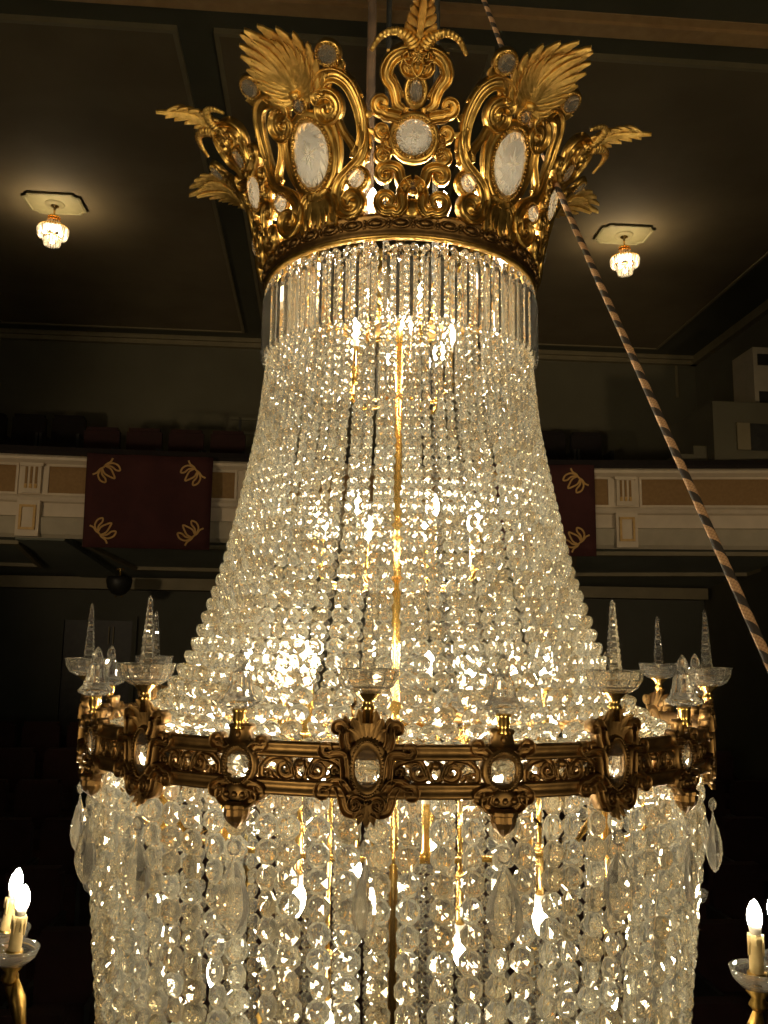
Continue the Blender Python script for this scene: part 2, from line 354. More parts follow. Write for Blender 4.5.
# hanging banners
def banner(xc, wd, label):
    zt, zb = 2.38, 1.17; fm = lambda u, v, n: bmap(xc + u, -.16 - .0*v - n + .018*sin(u*9 + v*2.3), v)
    m = MB(fm); nx, nz = 16, 8; vs = [(-wd/2 + wd*i/nx, zb + (zt - zb)*j/nz, t) for t in (-.006, .006) for j in range(nz + 1) for i in range(nx + 1)]
    q = (nx + 1)*(nz + 1); fs = []
    for j in range(nz):
        for i in range(nx):
            a = j*(nx + 1) + i; fs += [(a + q, a + 1 + q, a + nx + 2 + q, a + nx + 1 + q), (a, a + nx + 1, a + nx + 2, a + 1)]
    for i in range(nx): fs += [(i, i + 1, i + 1 + q, i + q)]; a = nz*(nx + 1) + i; fs += [(a + 1, a, a + q, a + 1 + q)]
    for j in range(nz): a = j*(nx + 1); b = a + nx + 1; fs += [(b, a, a + q, b + q)]; a += nx; b += nx; fs += [(a, b, b + q, a + q)]
    m.add(vs, fs); o = obj('balcony_banner', m.mesh('balcony_banner', 'flag_cloth', True))
    tag(o, label, 'banner')
    for sx in (-1, 1):
        for sz in (-1, 1):
            cx, cz = sx*(wd/2 - .27), (zt + zb)/2 + sz*(.625 - .255)
            ang = atan2(-sz, -sx)                         # opens towards the banner's centre
            R = lambda a, b: (cx + .85*(a*cos(ang) - b*sin(ang)), cz + .85*(a*sin(ang) + b*cos(ang)))
            mm = MB(fm); wv = .011
            def ln(P): mm.band([R(*p) for p in P], wv, .006, t=0.0, base=.008)
            ln([(-.12, -.19), (-.10, -.13), (-.11, -.06), (-.10, 0), (-.11, .06), (-.10, .13), (-.12, .19)])
            ln([(-.10, -.03), (-.02, -.055), (.06, -.035), (.13, 0), (.06, .035), (-.02, .055), (-.10, .03)])
            for e in (-1, 1):
                ln([(-.10, .04*e), (-.03, .09*e), (.05, .10*e), (.09, .14*e), (.02, .17*e), (-.06, .14*e), (-.10, .07*e)])
            obj('lotus_emblem', mm.mesh('lotus_emblem', 'flag_gold'), o)
banner(-3.20, 1.58, 'dark red banner with four gold lotus emblems, hanging over balcony left of chandelier')
banner(1.76, 1.66, 'dark red banner over balcony half hidden by the chandelier, two gold lotus emblems showing')

# balcony seats
def seat_mesh(name, mat):
    m = MB(); m.box(-.25, .25, -.05, .05, .42, .98); m.box(-.22, .22, -.065, .065, .98, 1.03); return m.mesh(name, mat)
def seat_obj(loc, rz, mat, label, group, first={}):
    if mat not in first:
        mm = MB(); mm.box(-.24, .24, -.52, -.06, .38, .5)
        ml = MB(); ml.box(-.29, -.25, -.5, .04, 0, .64); ml.box(.25, .29, -.5, .04, 0, .64)
        a, b = MB(), MB(); a.box(-.29, -.25, -.5, .04, 0, .64); b.box(.25, .29, -.5, .04, 0, .64)
        first[mat] = (seat_mesh('backrest', mat), mm.mesh('seat_cushion', mat), a.mesh('armrest', 'black_iron'), b.mesh('armrest', 'black_iron'))
    e = bpy.data.objects.new('theatre_seat', None); COL.objects.link(e); e.location = loc; e.rotation_euler = (0, 0, rz)
    tag(e, label, 'seat', group)
    for nme, me in zip(('backrest', 'seat_cushion', 'armrest', 'armrest'), first[mat]): obj(nme, me, e)
ORD = ['first', 'second', 'third', 'fourth', 'fifth', 'sixth', 'seventh', 'eighth', 'ninth', 'tenth', 'eleventh', 'twelfth']
DECK = ((8.75, 9.55, 1.62), (9.55, 10.35, 2.02), (10.35, BY, 2.42))
struct('floor_balcony', [(-WX, WX, a + .35, b + .35 if b < BY else BY, z - .3, z) for a, b, z in DECK], 'carpet')
for k in range(4):
    seat_obj(room(-5.9 + .6*k, 11.2, EYE*0 + 2.42), RA, 'seat_dark', ORD[k] + ' near-black seat from the left edge in the upper balcony row', 'upper balcony seats at far left')
for k in range(4):
    seat_obj(room(-3.35 + .6*k, 10.25, 2.02), RA, 'seat_red', ORD[k] + ' dull red seat from the left in balcony row above the full banner', 'red balcony seats above the left banner')
for k in range(3):
    seat_obj(room(2.9 + .6*k, 11.2, 2.42), RA, 'seat_dark', ORD[k] + ' near-black balcony seat right of the chandelier, counted from the crystals', 'balcony seats right of the chandelier')
# balcony guard railing
g = bpy.data.objects.new('guard_railing', None); COL.objects.link(g)
g.location = room(-1.05, 10.5, 2.42); g.rotation_euler = (0, 0, RA); tag(g, 'low black guard railing in the balcony beside the chandelier strands', 'railing')
for x in (-.36, 0, .36):
    m = MB(); m.box(x - .02, x + .02, -.02, .02, 0, .92); obj('post', m.mesh('post', 'black_iron'), g)
for z in (.66, .88):
    m = MB(); m.box(-.5, .5, -.02, .02, z, z + .04); obj('rail', m.mesh('rail', 'wall_paint'), g)
# stalls seats, almost unlit
for row in range(8):
    Y = 3.2 + row*1.0; cnt = {-1: 0, 1: 0}
    for side, xs in ((-1, range(-9, 0)), (1, range(0, 9))):
        for k in xs:
            x = k*.6 + .3; zf = -4.3 + (2.58/10.97)*(Y - 1); q = room(x, Y, zf)
            sx = 400 + 874*q[0]/(q[1] + D)
            if (sx < 104 or sx > 690) and -30 < sx < 800:
                seat_obj(q, RA, 'seat_red', 'dark stalls seat %s of the chandelier, row %s from front, %s from left' % ('left' if side < 0 else 'right', ORD[row], ORD[cnt[side]]), 'stalls seats ' + ('left' if side < 0 else 'right') + ' of the chandelier')
                cnt[side] += 1
# glass lantern under the balcony
p = at_y(119, 588, 10.4); lz = soffz(p.x, 10.4 - yb(p.x)) + EYE
e = bpy.data.objects.new('soffit_lantern', None); COL.objects.link(e); e.location = (p.x, 10.4, lz - .50); tag(e, 'unlit dark bowl lantern hanging beneath the balcony at left', 'lantern')
m = MB(); m.lathe([(.01, .02), (.10, .05), (.17, .14), (.19, .25), (.17, .30)], 16, cap=True); obj('bowl', m.mesh('bowl', 'black_iron', True), e)
m = MB(); m.lathe([(.012, .3), (.012, .42)], 8, cap=True); m.lathe([(.06, .40), (.06, .42)], 12, cap=True); obj('stem', m.mesh('stem', 'brass'), e)
for k in (-1, 1):
    m = MB(); m.ball(k*.045, 0, .01, .015); obj('finial', m.mesh('finial', 'brass'), e)
# side box on the right wall
e = bpy.data.objects.new('opera_box', None); COL.objects.link(e); e.location = room(5.62, 9.2, 2.40); e.rotation_euler = (0, 0, RA)
tag(e, 'pale dim opera box parapet jutting from the right wall', 'opera box')
m = MB(); m.box(-.55, .7, -.5, .9, 0, .92); obj('parapet', m.mesh('parapet', 'wall_paint'), e)
m = MB(); m.box(-.95, -.55, -.3, .9, 0, .22); m.box(-.75, -.55, -.3, .9, .22, .34); obj('step', m.mesh('step', 'wall_paint'), e)
m = MB(); m.box(-.20, .62, -.52, -.49, .25, .62); f = obj('opening_shade', m.mesh('opening_shade', 'black_iron'), e)  # flat black slab standing in for the shade inside the parapet opening
m = MB(); m.box(-.24, -.06, -.54, -.5, .25, .62); obj('pale_edge', m.mesh('pale_edge', 'moulding'), f)
m = MB(); m.box(.16, .66, -.3, .3, .92, 1.78); c = obj('column', m.mesh('column', 'fascia'), e)
for z0, z1 in ((.96, 1.14), (1.52, 1.68)):
    m = MB(); m.box(.22, .50, -.315, -.29, z0, z1); obj('vent', m.mesh('vent', 'black_iron'), c)

# ceiling crystal lamps
matte('rosette', (.20, .175, .085), (.23, .20, .10), 8, .7, .02)
crystal('lamp_crystal', (1, .96, .88), .25, .30)
emit('lamp_glow', (1, .86, .62), 16)
def ceiling_lamp(px, py, label):
    p = at_z(px, py, CZ + EYE - .03); e = bpy.data.objects.new('ceiling_lamp', None); COL.objects.link(e)
    e.location = (p.x, p.y, CZ + EYE - .012); e.rotation_euler = (0, 0, RA); e.scale = (.66, .66, .72); tag(e, label, 'ceiling lamp')
    m = MB(); A, B_, r = .46, .34, .10; pts = []
    for cx, cy, a0 in ((A, B_, 270), (-A, B_, 360), (-A, -B_, 90), (A, -B_, 180)):
        for k in range(5): a = rad(a0 - 90*k/4); pts.append((cx + r*cos(a), cy + r*sin(a)))
    n = len(pts); sc = [(1, 0), (1.06, -.012), (1.06, -.035), (.97, -.045), (.94, -.03), (.90, -.028)]
    vs = [(x*k, y*k, z) for k, z in sc for x, y in pts]
    fs = [(j*n + i, j*n + (i + 1) % n, (j + 1)*n + (i + 1) % n, (j + 1)*n + i) for j in range(len(sc) - 1) for i in range(n)] + [tuple((len(sc) - 1)*n + i for i in range(n))]
    m.add(vs, fs); obj('plaster_rosette', m.mesh('plaster_rosette', 'rosette'), e)
    m = MB(); m.lathe([(.0, -.055), (.10, -.06), (.16, -.045), (.17, -.03)], 20); obj('rose_disc', m.mesh('rose_disc', 'rosette', True), e)
    m = MB(); m.lathe([(.07, -.03), (.07, -.07), (.02, -.09), (.015, -.22), (.10, -.24), (.11, -.27)], 14); obj('canopy', m.mesh('canopy', 'brass', True), e)
    m = MB(); m.lathe([(.10, -.27), (.085, -.40)], 12); m.ball(0, 0, -.34, .05); g = obj('neck', m.mesh('neck', ['brass']), e)
    def tier(r, z0, z1, n):
        me = MB(); me.lathe([(r, z0), (r + .012, z0 - .012), (r - .012, z0 - .02)], 24); b = obj('tier_ring', me.mesh('tier_ring', 'brass'), e)
        mc = MB()
        for i in range(n):
            a = 2*pi*i/n; x, y = r*sin(a), -r*cos(a); L = z0 - z1
            vs = [(x, y, z0 - .01)] + [(x + .014*sin(a + k*pi/2), y - .014*cos(a + k*pi/2), z0 - .2*L) for k in range(4)] + [(x*.94 + .018*sin(a + k*pi/2), y*.94 - .018*cos(a + k*pi/2), z0 - .8*L) for k in range(4)] + [(x*.93, y*.93, z1)]
            fs = [(0, 1 + (k + 1) % 4, 1 + k) for k in range(4)] + [(1 + k, 1 + (k + 1) % 4, 5 + (k + 1) % 4, 5 + k) for k in range(4)] + [(9, 5 + k, 5 + (k + 1) % 4) for k in range(4)]
            mc.add(vs, fs)
        obj('crystal_drops', mc.mesh('crystal_drops', 'lamp_crystal'), b, kind='stuff')
    tier(.10, -.30, -.44, 16); tier(.255, -.43, -.60, 36); tier(.135, -.58, -.74, 20)
    m = MB(); m.ball(0, 0, -.37, .055, 0, 10, 6); obj('light_bulb', m.mesh('light_bulb', 'lamp_glow', True), e)
    for k in range(4):
        m = MB(); m.ball(.13*cos(k*pi/2 + .4), .13*sin(k*pi/2 + .4), -.52, .035, 0, 8, 6); obj('light_bulb', m.mesh('light_bulb', 'lamp_glow', True), e)
    m = MB(); m.ball(0, 0, -.66, .04, 0, 8, 6); obj('light_bulb', m.mesh('light_bulb', 'lamp_glow', True), e)
    l = bpy.data.lights.new('lamp_light', 'POINT'); l.energy = 28; l.shadow_soft_size = .12; l.color = (1, .78, .48)
    lo = bpy.data.objects.new('lamp_light', l); COL.objects.link(lo); lo.parent = e; lo.location = (0, 0, -.42)
ceiling_lamp(55, 204, 'small lit crystal ceiling lamp under plaster rosette, left of the chandelier crown')
ceiling_lamp(624, 235, 'small lit crystal ceiling lamp under plaster rosette, right of the chandelier crown')

# ------------------------------------------------------------------ THE CHANDELIER
ZB = 1.48
ROOT = bpy.data.objects.new('chandelier', None); COL.objects.link(ROOT); ROOT.location = (0, 0, EYE - ZB)
tag(ROOT, 'huge gilded crystal chandelier with feathered crown and tent of faceted glass strands', 'chandelier')
def part(name, me, phi=0.0, parent=None, kind=None):
    return obj(name, me, parent or ROOT, (0, 0, 0) if parent else (0, 0, ZB), 0 if parent else phi, kind)
P0 = -.0623; STEP = 2*pi/20; CB = rad(4)

# --- crown band
m = MB(); m.lathe([(.362, .992), (.380, .990), (.387, .996), (.384, 1.004), (.386, 1.008), (.386, 1.036), (.392, 1.040), (.390, 1.048), (.380, 1.052), (.366, 1.050)], 96, closed=True)
band = part('crown_band', m.mesh('crown_band', 'bronze', True))
m = MB(); m.lathe([(.366, .988), (.382, .985), (.389, .991), (.384, .998), (.366, .998)], 96, closed=True); obj('gilt_rim', m.mesh('gilt_rim', 'gold', True), band)
egg = MB(lambda u, v, n: ((.388 + n)*sin(u/.388), -(.388 + n)*cos(u/.388), 1.022 + v))
egg.plate(0, 0, .026, .0135, .007, hole=.019, n=16, t=.004); egg.plate(0, 0, .014, .0075, .006, n=12, t=.004, dome=.004); egg.ball(.031, .008, 0, .005); egg.ball(.031, -.008, 0, .005); egg.ball(.031, 0, 0, .004)
eggm = egg.mesh('egg_moulding', 'bronze', True)
for i in range(40): obj('egg_moulding', eggm, band, rz=2*pi*i/40)

# --- crown ornaments drawn on the flaring profile
PROF = [(.383, 1.03), (.393, 1.10), (.413, 1.19), (.437, 1.26), (.475, 1.325), (.53, 1.383), (.60, 1.416), (.68, 1.424), (.76, 1.42)]
SEG = [0]
for a, b in zip(PROF, PROF[1:]): SEG.append(SEG[-1] + hypot(b[0] - a[0], b[1] - a[1]))
SM = catmull(PROF, 8); SS = [0]
for a, b in zip(SM, SM[1:]): SS.append(SS[-1] + hypot(b[0] - a[0], b[1] - a[1]))
def prof(v):
    if v <= 0: return PROF[0][0], PROF[0][1] + v, 1.0, 0.0
    i = 0
    while i < len(SS) - 2 and SS[i + 1] < v: i += 1
    f = (v - SS[i])/(SS[i + 1] - SS[i]); a, b = SM[i], SM[i + 1]; L = SS[i + 1] - SS[i]
    tr, tz = (b[0] - a[0])/L, (b[1] - a[1])/L
    return a[0] + (b[0] - a[0])*f, a[1] + (b[1] - a[1])*f, tz, -tr
def cmap(u, v, n):
    r, z, nr, nz = prof(v); n2 = n - .55*u*u/(2*r)
    return (u, -(r + nr*n2), z + nz*n2)
def both(m, pts, w, h, g=1.0, **k):
    w0 = w
    if g != 1: w = (lambda f: w0(f)*g) if callable(w0) else w0*g; h = h*1.05
    m.band(pts, w, h, **k); m.band(mir(pts), w, h, **k)
tp = lambda w0, w1: (lambda f: w0 + (w1 - w0)*f)
bul = lambda w0, w1: (lambda f: w1 + (w0 - w1)*sin(pi*min(1, f*1.0))**.7)
def ornament_a():
    m = MB(cmap)
    m.plate(0, .190, .076, .112, .010, hole=.053, n=44)
    # big C scroll: volute beside the oval, over the shoulder and down the outside
    both(m, spiral((.070, .284), .029, 118, -1.35, 16)[::-1] + [(.060, .330), (.086, .350), (.118, .345), (.141, .316), (.150, .27), (.149, .225), (.138, .185), (.112, .155)], bul(.022, .009), .017)
    both(m, [(.060, .125), (.072, .16), (.078, .20), (.075, .24), (.066, .27)], bul(.010, .005), .012)
    both(m, [(.150, .23), (.152, .19), (.135, .15), (.10, .125), (.075, .105), (.062, .075), (.068, .045)] + spiral((.097, .049), .028, 205, 1.2, 12), bul(.013, .006), .018, g=1.45)
    both(m, [(.0, .085), (.025, .09), (.045, .07), (.047, .04), (.04, .0)], tp(.010, .012), .012, g=1.3)
    both(m, [(.118, .155), (.120, .175), (.108, .20), (.095, .23), (.088, .27)], tp(.008, .005), .010, g=1.3)
    for sgn in (-1, 1):                       # leaf fringes along the outer curl
        for k in range(6):
            t = k/5; a = (sgn*(.105 + .05*t), .362 - .10*t*t - .02*t); m.leaf(a, (a[0] + sgn*(.018 + .01*t), a[1] + .016*(1 - t)), .008, h=.008, curl=.006)
        for k in range(4): a = (sgn*(.160 - .012*k), .21 - .03*k); m.leaf(a, (a[0] + sgn*.016, a[1] - .012), .007, h=.007)
        m.leaf((sgn*.13, .35), (sgn*.150, .372), .010, h=.012, curl=.01)
        m.leaf((sgn*.06, .315), (sgn*.085, .365), .018, bend=-.01*sgn, h=.014)
    for a in (-.03, -.012, .012, .03): m.leaf((a*.6, .095), (a*1.4, .010), .012, h=.014, lift=.004)
    m.leaf((0, .1), (0, .0), .012, h=.018, lift=.006)
    # stalks of the round jewels
    both(m, [(.085, .345), (.100, .362), (.115, .378)], .006, .008)
    return m.mesh('crown_ornament', 'gold', True)
def plume():
    m = MB(cmap)
    tips = [(.076, .354), (.092, .396), (.094, .440), (.080, .480), (.056, .514), (.026, .545)]
    for sgn in (-1, 1):
        for k, (tu, tv) in enumerate(tips):
            f = k/5; bu, bv = sgn*(.004 + .003*f), .328 + .045*f
            m.leaf((bu, bv), (sgn*tu, tv), .0185, bend=-sgn*(.014 - .006*f), h=.016, lift=.004 + .012*f, curl=.004, seg=14, zig=.13)
            for q in (-1, 1):
                m.leaf((bu + sgn*.002, bv + .006), (sgn*(tu*.80 - .010*q*f), tv*.80 + bv*.2 + .008*q), .0050, bend=-sgn*(.012 - .005*f), h=.010, lift=.018 + .012*f, seg=9)
    m.leaf((0, .325), (0, .560), .020, h=.020, lift=.024, curl=.006, seg=16, zig=.10)
    for u in (-.006, .006): m.leaf((u, .33), (u*.6, .53), .0045, h=.010, lift=.040, seg=10)
    m.plate(0, .338, .016, .012, .020, n=14, dome=.006)
    return m.mesh('plume', 'gold_leaf', True)
def jewel(cu, cv, ru, rv, n=20, z=.008, h=.013, fm=cmap, mat='cut_jewel'):
    m = MB(fm); m.gem(cu, cv, ru, rv, h, z, n, si=1); return m.mesh('cut_glass_jewel', [mat, 'star_cut'])
def setting(cu, cv, ru, rv, npe, fm=cmap, mat='gold', z=.012, pr=.0042, wid=.012):
    m = MB(fm); m.plate(cu, cv, ru + wid, rv + wid, .010, hole=ru*.98, n=36)
    m.pearls(cu, cv, ru + wid*.42, rv + wid*.42, pr, npe, z); return m.mesh('pearled_setting', mat, True)
A_ME = ornament_a(); A_PL = plume()
A_J = [(0, .190, .053, .087, 16, 52), (0, .313, .013, .017, 10, 18), (.121, .394, .023, .023, 12, 24), (-.121, .394, .023, .023, 12, 24), (.119, .103, .021, .023, 12, 24), (-.119, .103, .021, .023, 12, 24)]
A_JM = [(jewel(a, b, c, d, n), setting(a, b, c, d, q, pr=.0042 if c > .03 else .0034, wid=.012 if c > .03 else .009)) for a, b, c, d, n, q in A_J]
def ornament_b():
    m = MB(cmap)
    m.plate(0, .200, .064, .062, .010, hole=.044, n=40)
    m.plate(0, .305, .030, .042, .010, hole=.017, n=28)
    both(m, [(.0, .095), (.018, .085), (.026, .06), (.024, .035), (.036, .018)] + spiral((.063, .046), .028, 240, 1.15, 12), tp(.011, .006), .016, g=1.45)
    both(m, [(.012, .07), (.028, .095), (.035, .12), (.050, .13)] + spiral((.068, .112), .018, 90, -1.1, 10), tp(.010, .006), .016, g=1.45)
    both(m, spiral((.074, .155), .017, 150, -1.2, 10)[::-1] + [(.064, .175), (.070, .19)] + spiral((.078, .213), .016, 220, 1.1, 8), .0075, .014, g=1.45)
    both(m, [(.035, .245), (.055, .250), (.070, .252)] + spiral((.082, .274), .018, 250, 1.1, 10), tp(.012, .006), .018, g=1.45)
    both(m, [(.028, .262), (.045, .275), (.050, .295), (.058, .315), (.070, .330), (.072, .350), (.060, .374), (.035, .390), (.012, .388)] + spiral((.017, .361), .019, 70, 1.3, 12), bul(.013, .007), .018, g=1.45)
    both(m, [(.030, .29), (.046, .318), (.060, .34)], .006, .012); both(m, [(.022, .34), (.03, .35), (.034, .362)], .006, .010)
    both(m, [(.0, .245), (.02, .258), (.02, .27)], .006, .010); m.plate(0, .385, .018, .016, .014, n=14)
    for sgn in (-1, 1):
        for k in range(4): a = (sgn*(.073 - .004*k), .335 + .016*k); m.leaf(a, (a[0] + sgn*.014, a[1] + .008), .006, h=.007)
        for k in range(3): a = (sgn*.062, .13 + .035*k); m.leaf(a, (a[0] + sgn*.03, a[1] + .016), .009, h=.010)
    m.plate(0, .03, .022, .026, .006, n=12, dome=.004)
    return m.mesh('crown_ornament', 'gold', True)
def palmette():
    m = MB(cmap); tips = [(.034, .436), (.035, .466), (.030, .496), (.023, .526), (.016, .552)]
    for sgn in (-1, 1):
        for k, (tu, tv) in enumerate(tips):
            m.leaf((sgn*.002, .398 + .026*k), (sgn*tu, tv), .0125 - .0012*k, bend=-sgn*.008, h=.014, lift=.008 + .003*k, curl=.006, seg=9)
    m.leaf((0, .395), (0, .580), .0095, h=.018, lift=.026, seg=12); return m.mesh('palmette', 'gold_leaf', True)
def horn(sgn):
    m = MB(cmap); P = catmull([(sgn*.010, .405), (sgn*.030, .432), (sgn*.060, .446), (sgn*.090, .432), (sgn*.112, .396)], 7); n = len(P)
    for i in range(n - 1):           # ribbed curling leaf
        f = i/(n - 1); r = .0185*(1 - f*.70)*(1 if i % 2 else .84); r2 = .0185*(1 - (f + 1/n)*.70)*(1 if i % 2 == 0 else .84)
        a, b = P[i], P[i + 1]; vs = []
        dx, dy = b[0] - a[0], b[1] - a[1]; L = hypot(dx, dy); nx, ny = -dy/L, dx/L
        for p, rr in ((a, r), (b, r2)):
            for k in range(8): q = 2*pi*k/8; vs.append((p[0] + nx*rr*cos(q), p[1] + ny*rr*cos(q), .012 + .02*f + rr*.75*sin(q)))
        m.add(vs, [(k, (k + 1) % 8, 8 + (k + 1) % 8, 8 + k) for k in range(8)] + ([tuple(range(8))[::-1]] if i == 0 else []) + ([tuple(range(8, 16))] if i == n - 2 else []))
    return m.mesh('horn_leaf', 'gold_leaf', True)
B_ME = ornament_b(); B_PA = palmette(); B_H = [horn(1), horn(-1)]
B_J = [(0, .200, .045, .043, 16, 36), (0, .305, .016, .027, 12, 22), (0, .082, .008, .010, 8, 10)]
B_JM = [(jewel(a, b, c, d, n), setting(a, b, c, d, q, pr=.0042 if c > .03 else .003, wid=.011 if c > .03 else .008)) for a, b, c, d, n, q in B_J]
for i in range(10):
    phi = CB + i*pi/5
    o = part('crown_ornament', B_ME if i % 2 == 0 else A_ME, phi)
    if i % 2 == 0:
        obj('palmette', B_PA, o); [obj('horn_leaf', h, o) for h in B_H]
    else: obj('plume', A_PL, o)
    for j, s in (B_JM if i % 2 == 0 else A_JM): obj('cut_glass_jewel', j, o); obj('pearled_setting', s, o)

# --- prism fringe under the crown band
def prism(L, w):
    m = MB(); r = [(.0, 0), (w*.6, -.008), (w, -.02), (w, -L + .012), (w*.55, -L + .002), (0, -L)]
    m.lathe([(a if a else .0005, b) for a, b in r], 6, cap=True); return m
pm = prism(.185, .0105); pm.map = None; PR = pm.mesh('prism_drop', 'clear_crystal')
def octo():
    vs, fs = [], []
    def ring(r, y, off=0): vs.extend((r*cos(pi*(2*i + 1)/8 + off), y, r*sin(pi*(2*i + 1)/8 + off)) for i in range(8))
    vs.append((0, -.36, 0)); ring(.27, -.235, pi/8); ring(.5, -.06); ring(.5, .06); ring(.27, .235, pi/8); vs.append((0, .36, 0))
    R = lambda k, i: 1 + 8*k + i % 8
    for i in range(8):
        fs.append((0, R(0, i), R(0, i + 1)))
        fs.append((R(0, i), R(1, i), R(1, i + 1))); fs.append((R(0, i), R(1, i + 1), R(0, i + 1)))
        fs.append((R(1, i), R(2, i), R(2, i + 1), R(1, i + 1)))
        fs.append((R(2, i), R(3, i), R(2, i + 1))); fs.append((R(3, i), R(3, i + 1), R(2, i + 1)))
        fs.append((33, R(3, i + 1), R(3, i)))
    return [Vector(v) for v in vs], fs
OV, OF = octo()
# star point in the middle of each face instead of a flat table
OV[0] = Vector((0, -.285, 0)); OV[33] = Vector((0, .285, 0))
def octo_mesh(name, d, mat='crystal'):
    m = MB(); m.add([v*d for v in OV], OF); return m.mesh(name, mat)
TOPB = octo_mesh('hook_bead', .018, 'clear_crystal')
NP = 72
for i in range(NP):
    phi = 2*pi*i/NP; o = obj('prism_drop', PR, ROOT, (.381*sin(phi), -.381*cos(phi), ZB + .958), phi + random.uniform(-.3, .3))
    obj('hook_bead', TOPB, o, (0, 0, .009))

# --- bead strands
def strand_beads(path, dia, ov=.97):
    """bead centres along an (r, z) path; dia is a function of r"""
    P = catmull(path, 12); S = [0]
    for a, b in zip(P, P[1:]): S.append(S[-1] + hypot(b[0] - a[0], b[1] - a[1]))
    def pos(s):
        i = 0
        while i < len(S) - 2 and S[i + 1] < s: i += 1
        f = (s - S[i])/(S[i + 1] - S[i]); a, b = P[i], P[i + 1]
        return a[0] + (b[0] - a[0])*f, a[1] + (b[1] - a[1])*f, atan2(-(b[0] - a[0]), -(b[1] - a[1]))
    out = []; s = dia(*path[0])/2
    while s < S[-1]:
        r, z, t = pos(s); d = dia(r, z); out.append((r, z, t, d)); s += d*ov
    return out, P
def bead_matrix(r, z, t, d, rnd, yaw=22):
    return Matrix.Translation((rnd.uniform(-.002, .002), -r, z)) @ Matrix.Rotation(-t, 4, 'X') @ Matrix.Rotation(rad(rnd.uniform(-yaw, yaw)), 4, 'Z') @ Matrix.Rotation(rad(rnd.uniform(-4, 4)), 4, 'Y') @ Matrix.Scale(d, 4)
def links(m, beads, mi):
    for a, b in zip(beads, beads[1:]):
        m.ball(0, -(a[0] + b[0])/2, (a[1] + b[1])/2, .0028, mi, 4, 2)
def strand_mesh(name, beads, path, seed, yaw=22):
    rnd = random.Random(seed); m = MB()
    for r, z, t, d in beads:
        M = bead_matrix(r, z, t, d, rnd, yaw); m.add([M @ v for v in OV], OF)
    links(m, beads, 1); return m.mesh(name, ['crystal', 'wire'])
NU = 88
UP = [(.352, .985), (.357, .86), (.372, .753), (.390, .581), (.421, .412), (.461, .222), (.501, .089), (.541, -.026), (.596, -.125), (.65, -.180), (.705, -.208), (.762, -.222)]
ub, upath = strand_beads(UP, lambda r, z: min(.048, max(.0185, 2*pi*r/NU*(.80 if z > .7 else .80 + .20*min(1, (.7 - z)/.45)))))
UM = [strand_mesh('bead_strand', ub, upath, 100 + k) for k in range(8)]
for i in range(NU):
    o = part('bead_strand', UM[random.randrange(8)], 2*pi*(i + .5)/NU + ((.011 if i == 0 else -.011) if i in (0, NU - 1) else random.gauss(0, .006)))
LO = [(.765, -.262), (.757, -.45), (.740, -.60), (.726, -.73), (.712, -.87), (.70, -1.0), (.69, -1.20), (.685, -1.36)]
NL = 88
lb, lpath = strand_beads(LO, lambda r, z: .0475 if z > -.75 else .045)
LM = [strand_mesh('bead_strand', lb, lpath, 200 + k, 30) for k in range(6)]
wm = MB(); wm.tube([(0, -r + .013, z) for r, z in lpath[::3]], .0008, 4); WM = wm.mesh('bead_strand', 'wire')
BEAD = [octo_mesh('crystal_bead', 1.0)]
single = 0; rnd = random.Random(5)
nvis = [b for b in lb if b[1] > -.82]
for i in range(NL):
    phi = 2*pi*(i + .5)/NL + random.gauss(0, .006); a = (phi + pi) % (2*pi) - pi
    if abs(a) < .93 and single + len(nvis) <= 300:
        o = part('bead_strand', WM, phi)
        for q in lb:
            M = bead_matrix(*q, rnd, 30); b = obj('crystal_bead', BEAD[0], o); b.matrix_local = M
            single += 1
    else: part('bead_strand', LM[random.randrange(6)], phi)
# finer strands hanging between, a little further in
NS = 44
sb, spath = strand_beads([(.735, -.262), (.725, -.5), (.70, -.8), (.67, -1.36)], lambda r, z: .0225)
SMX = [strand_mesh('bead_strand', sb, spath, 300 + k, 20) for k in range(4)]
for i in range(NS): part('bead_strand', SMX[i % 4], 2*pi*i/NS + random.gauss(0, .01))

# --- middle ring
RM = .776; RD = .791
m = MB(); m.lathe([(.770, -.203), (.770, -.178), (.784, -.176), (.790, -.178), (.791, -.184), (.787, -.188), (.789, -.197), (.792, -.200), (.790, -.205), (.784, -.206)], 120, closed=True)
part('upper_rail', m.mesh('upper_rail', 'bronze', True))
m = MB(); m.lathe([(.778, -.270), (.778, -.247), (.784, -.243), (.790, -.245), (.792, -.249), (.788, -.253), (.789, -.262), (.793, -.266), (.791, -.272), (.784, -.273)], 120, closed=True)
part('lower_rail', m.mesh('lower_rail', 'bronze', True))
def mmap(u, v, n): r = RM + n; return (r*sin(u/RM), -r*cos(u/RM), v)
def openwork():
    m = MB(mmap)
    both(m, spiral((.030, -.226), .016, 200, 1.25, 12)[::-1] + [(.030, -.206), (.058, -.208), (.075, -.222)] + spiral((.066, -.236), .012, 30, -1.0, 8), bul(.0062, .004), .011, t=.004)
    both(m, [(.0, -.246), (.010, -.235), (.012, -.222), (.004, -.210)], .0055, .010, t=.004); m.plate(0, -.214, .008, .008, .010, n=10, dome=.004)
    both(m, [(.045, -.242), (.058, -.234), (.070, -.244)], .005, .009, t=.004)
    for sgn in (-1, 1):
        for k in range(4): a = rad(40 + 45*k); m.leaf((sgn*.044, -.218), (sgn*(.044 + .018*cos(a)), -.218 + .016*sin(a)), .006, h=.010)
    return m.mesh('openwork_scroll', 'bronze', True)
OWM = openwork()
for i in range(20): part('openwork_scroll', OWM, P0 + (i + .5)*STEP)
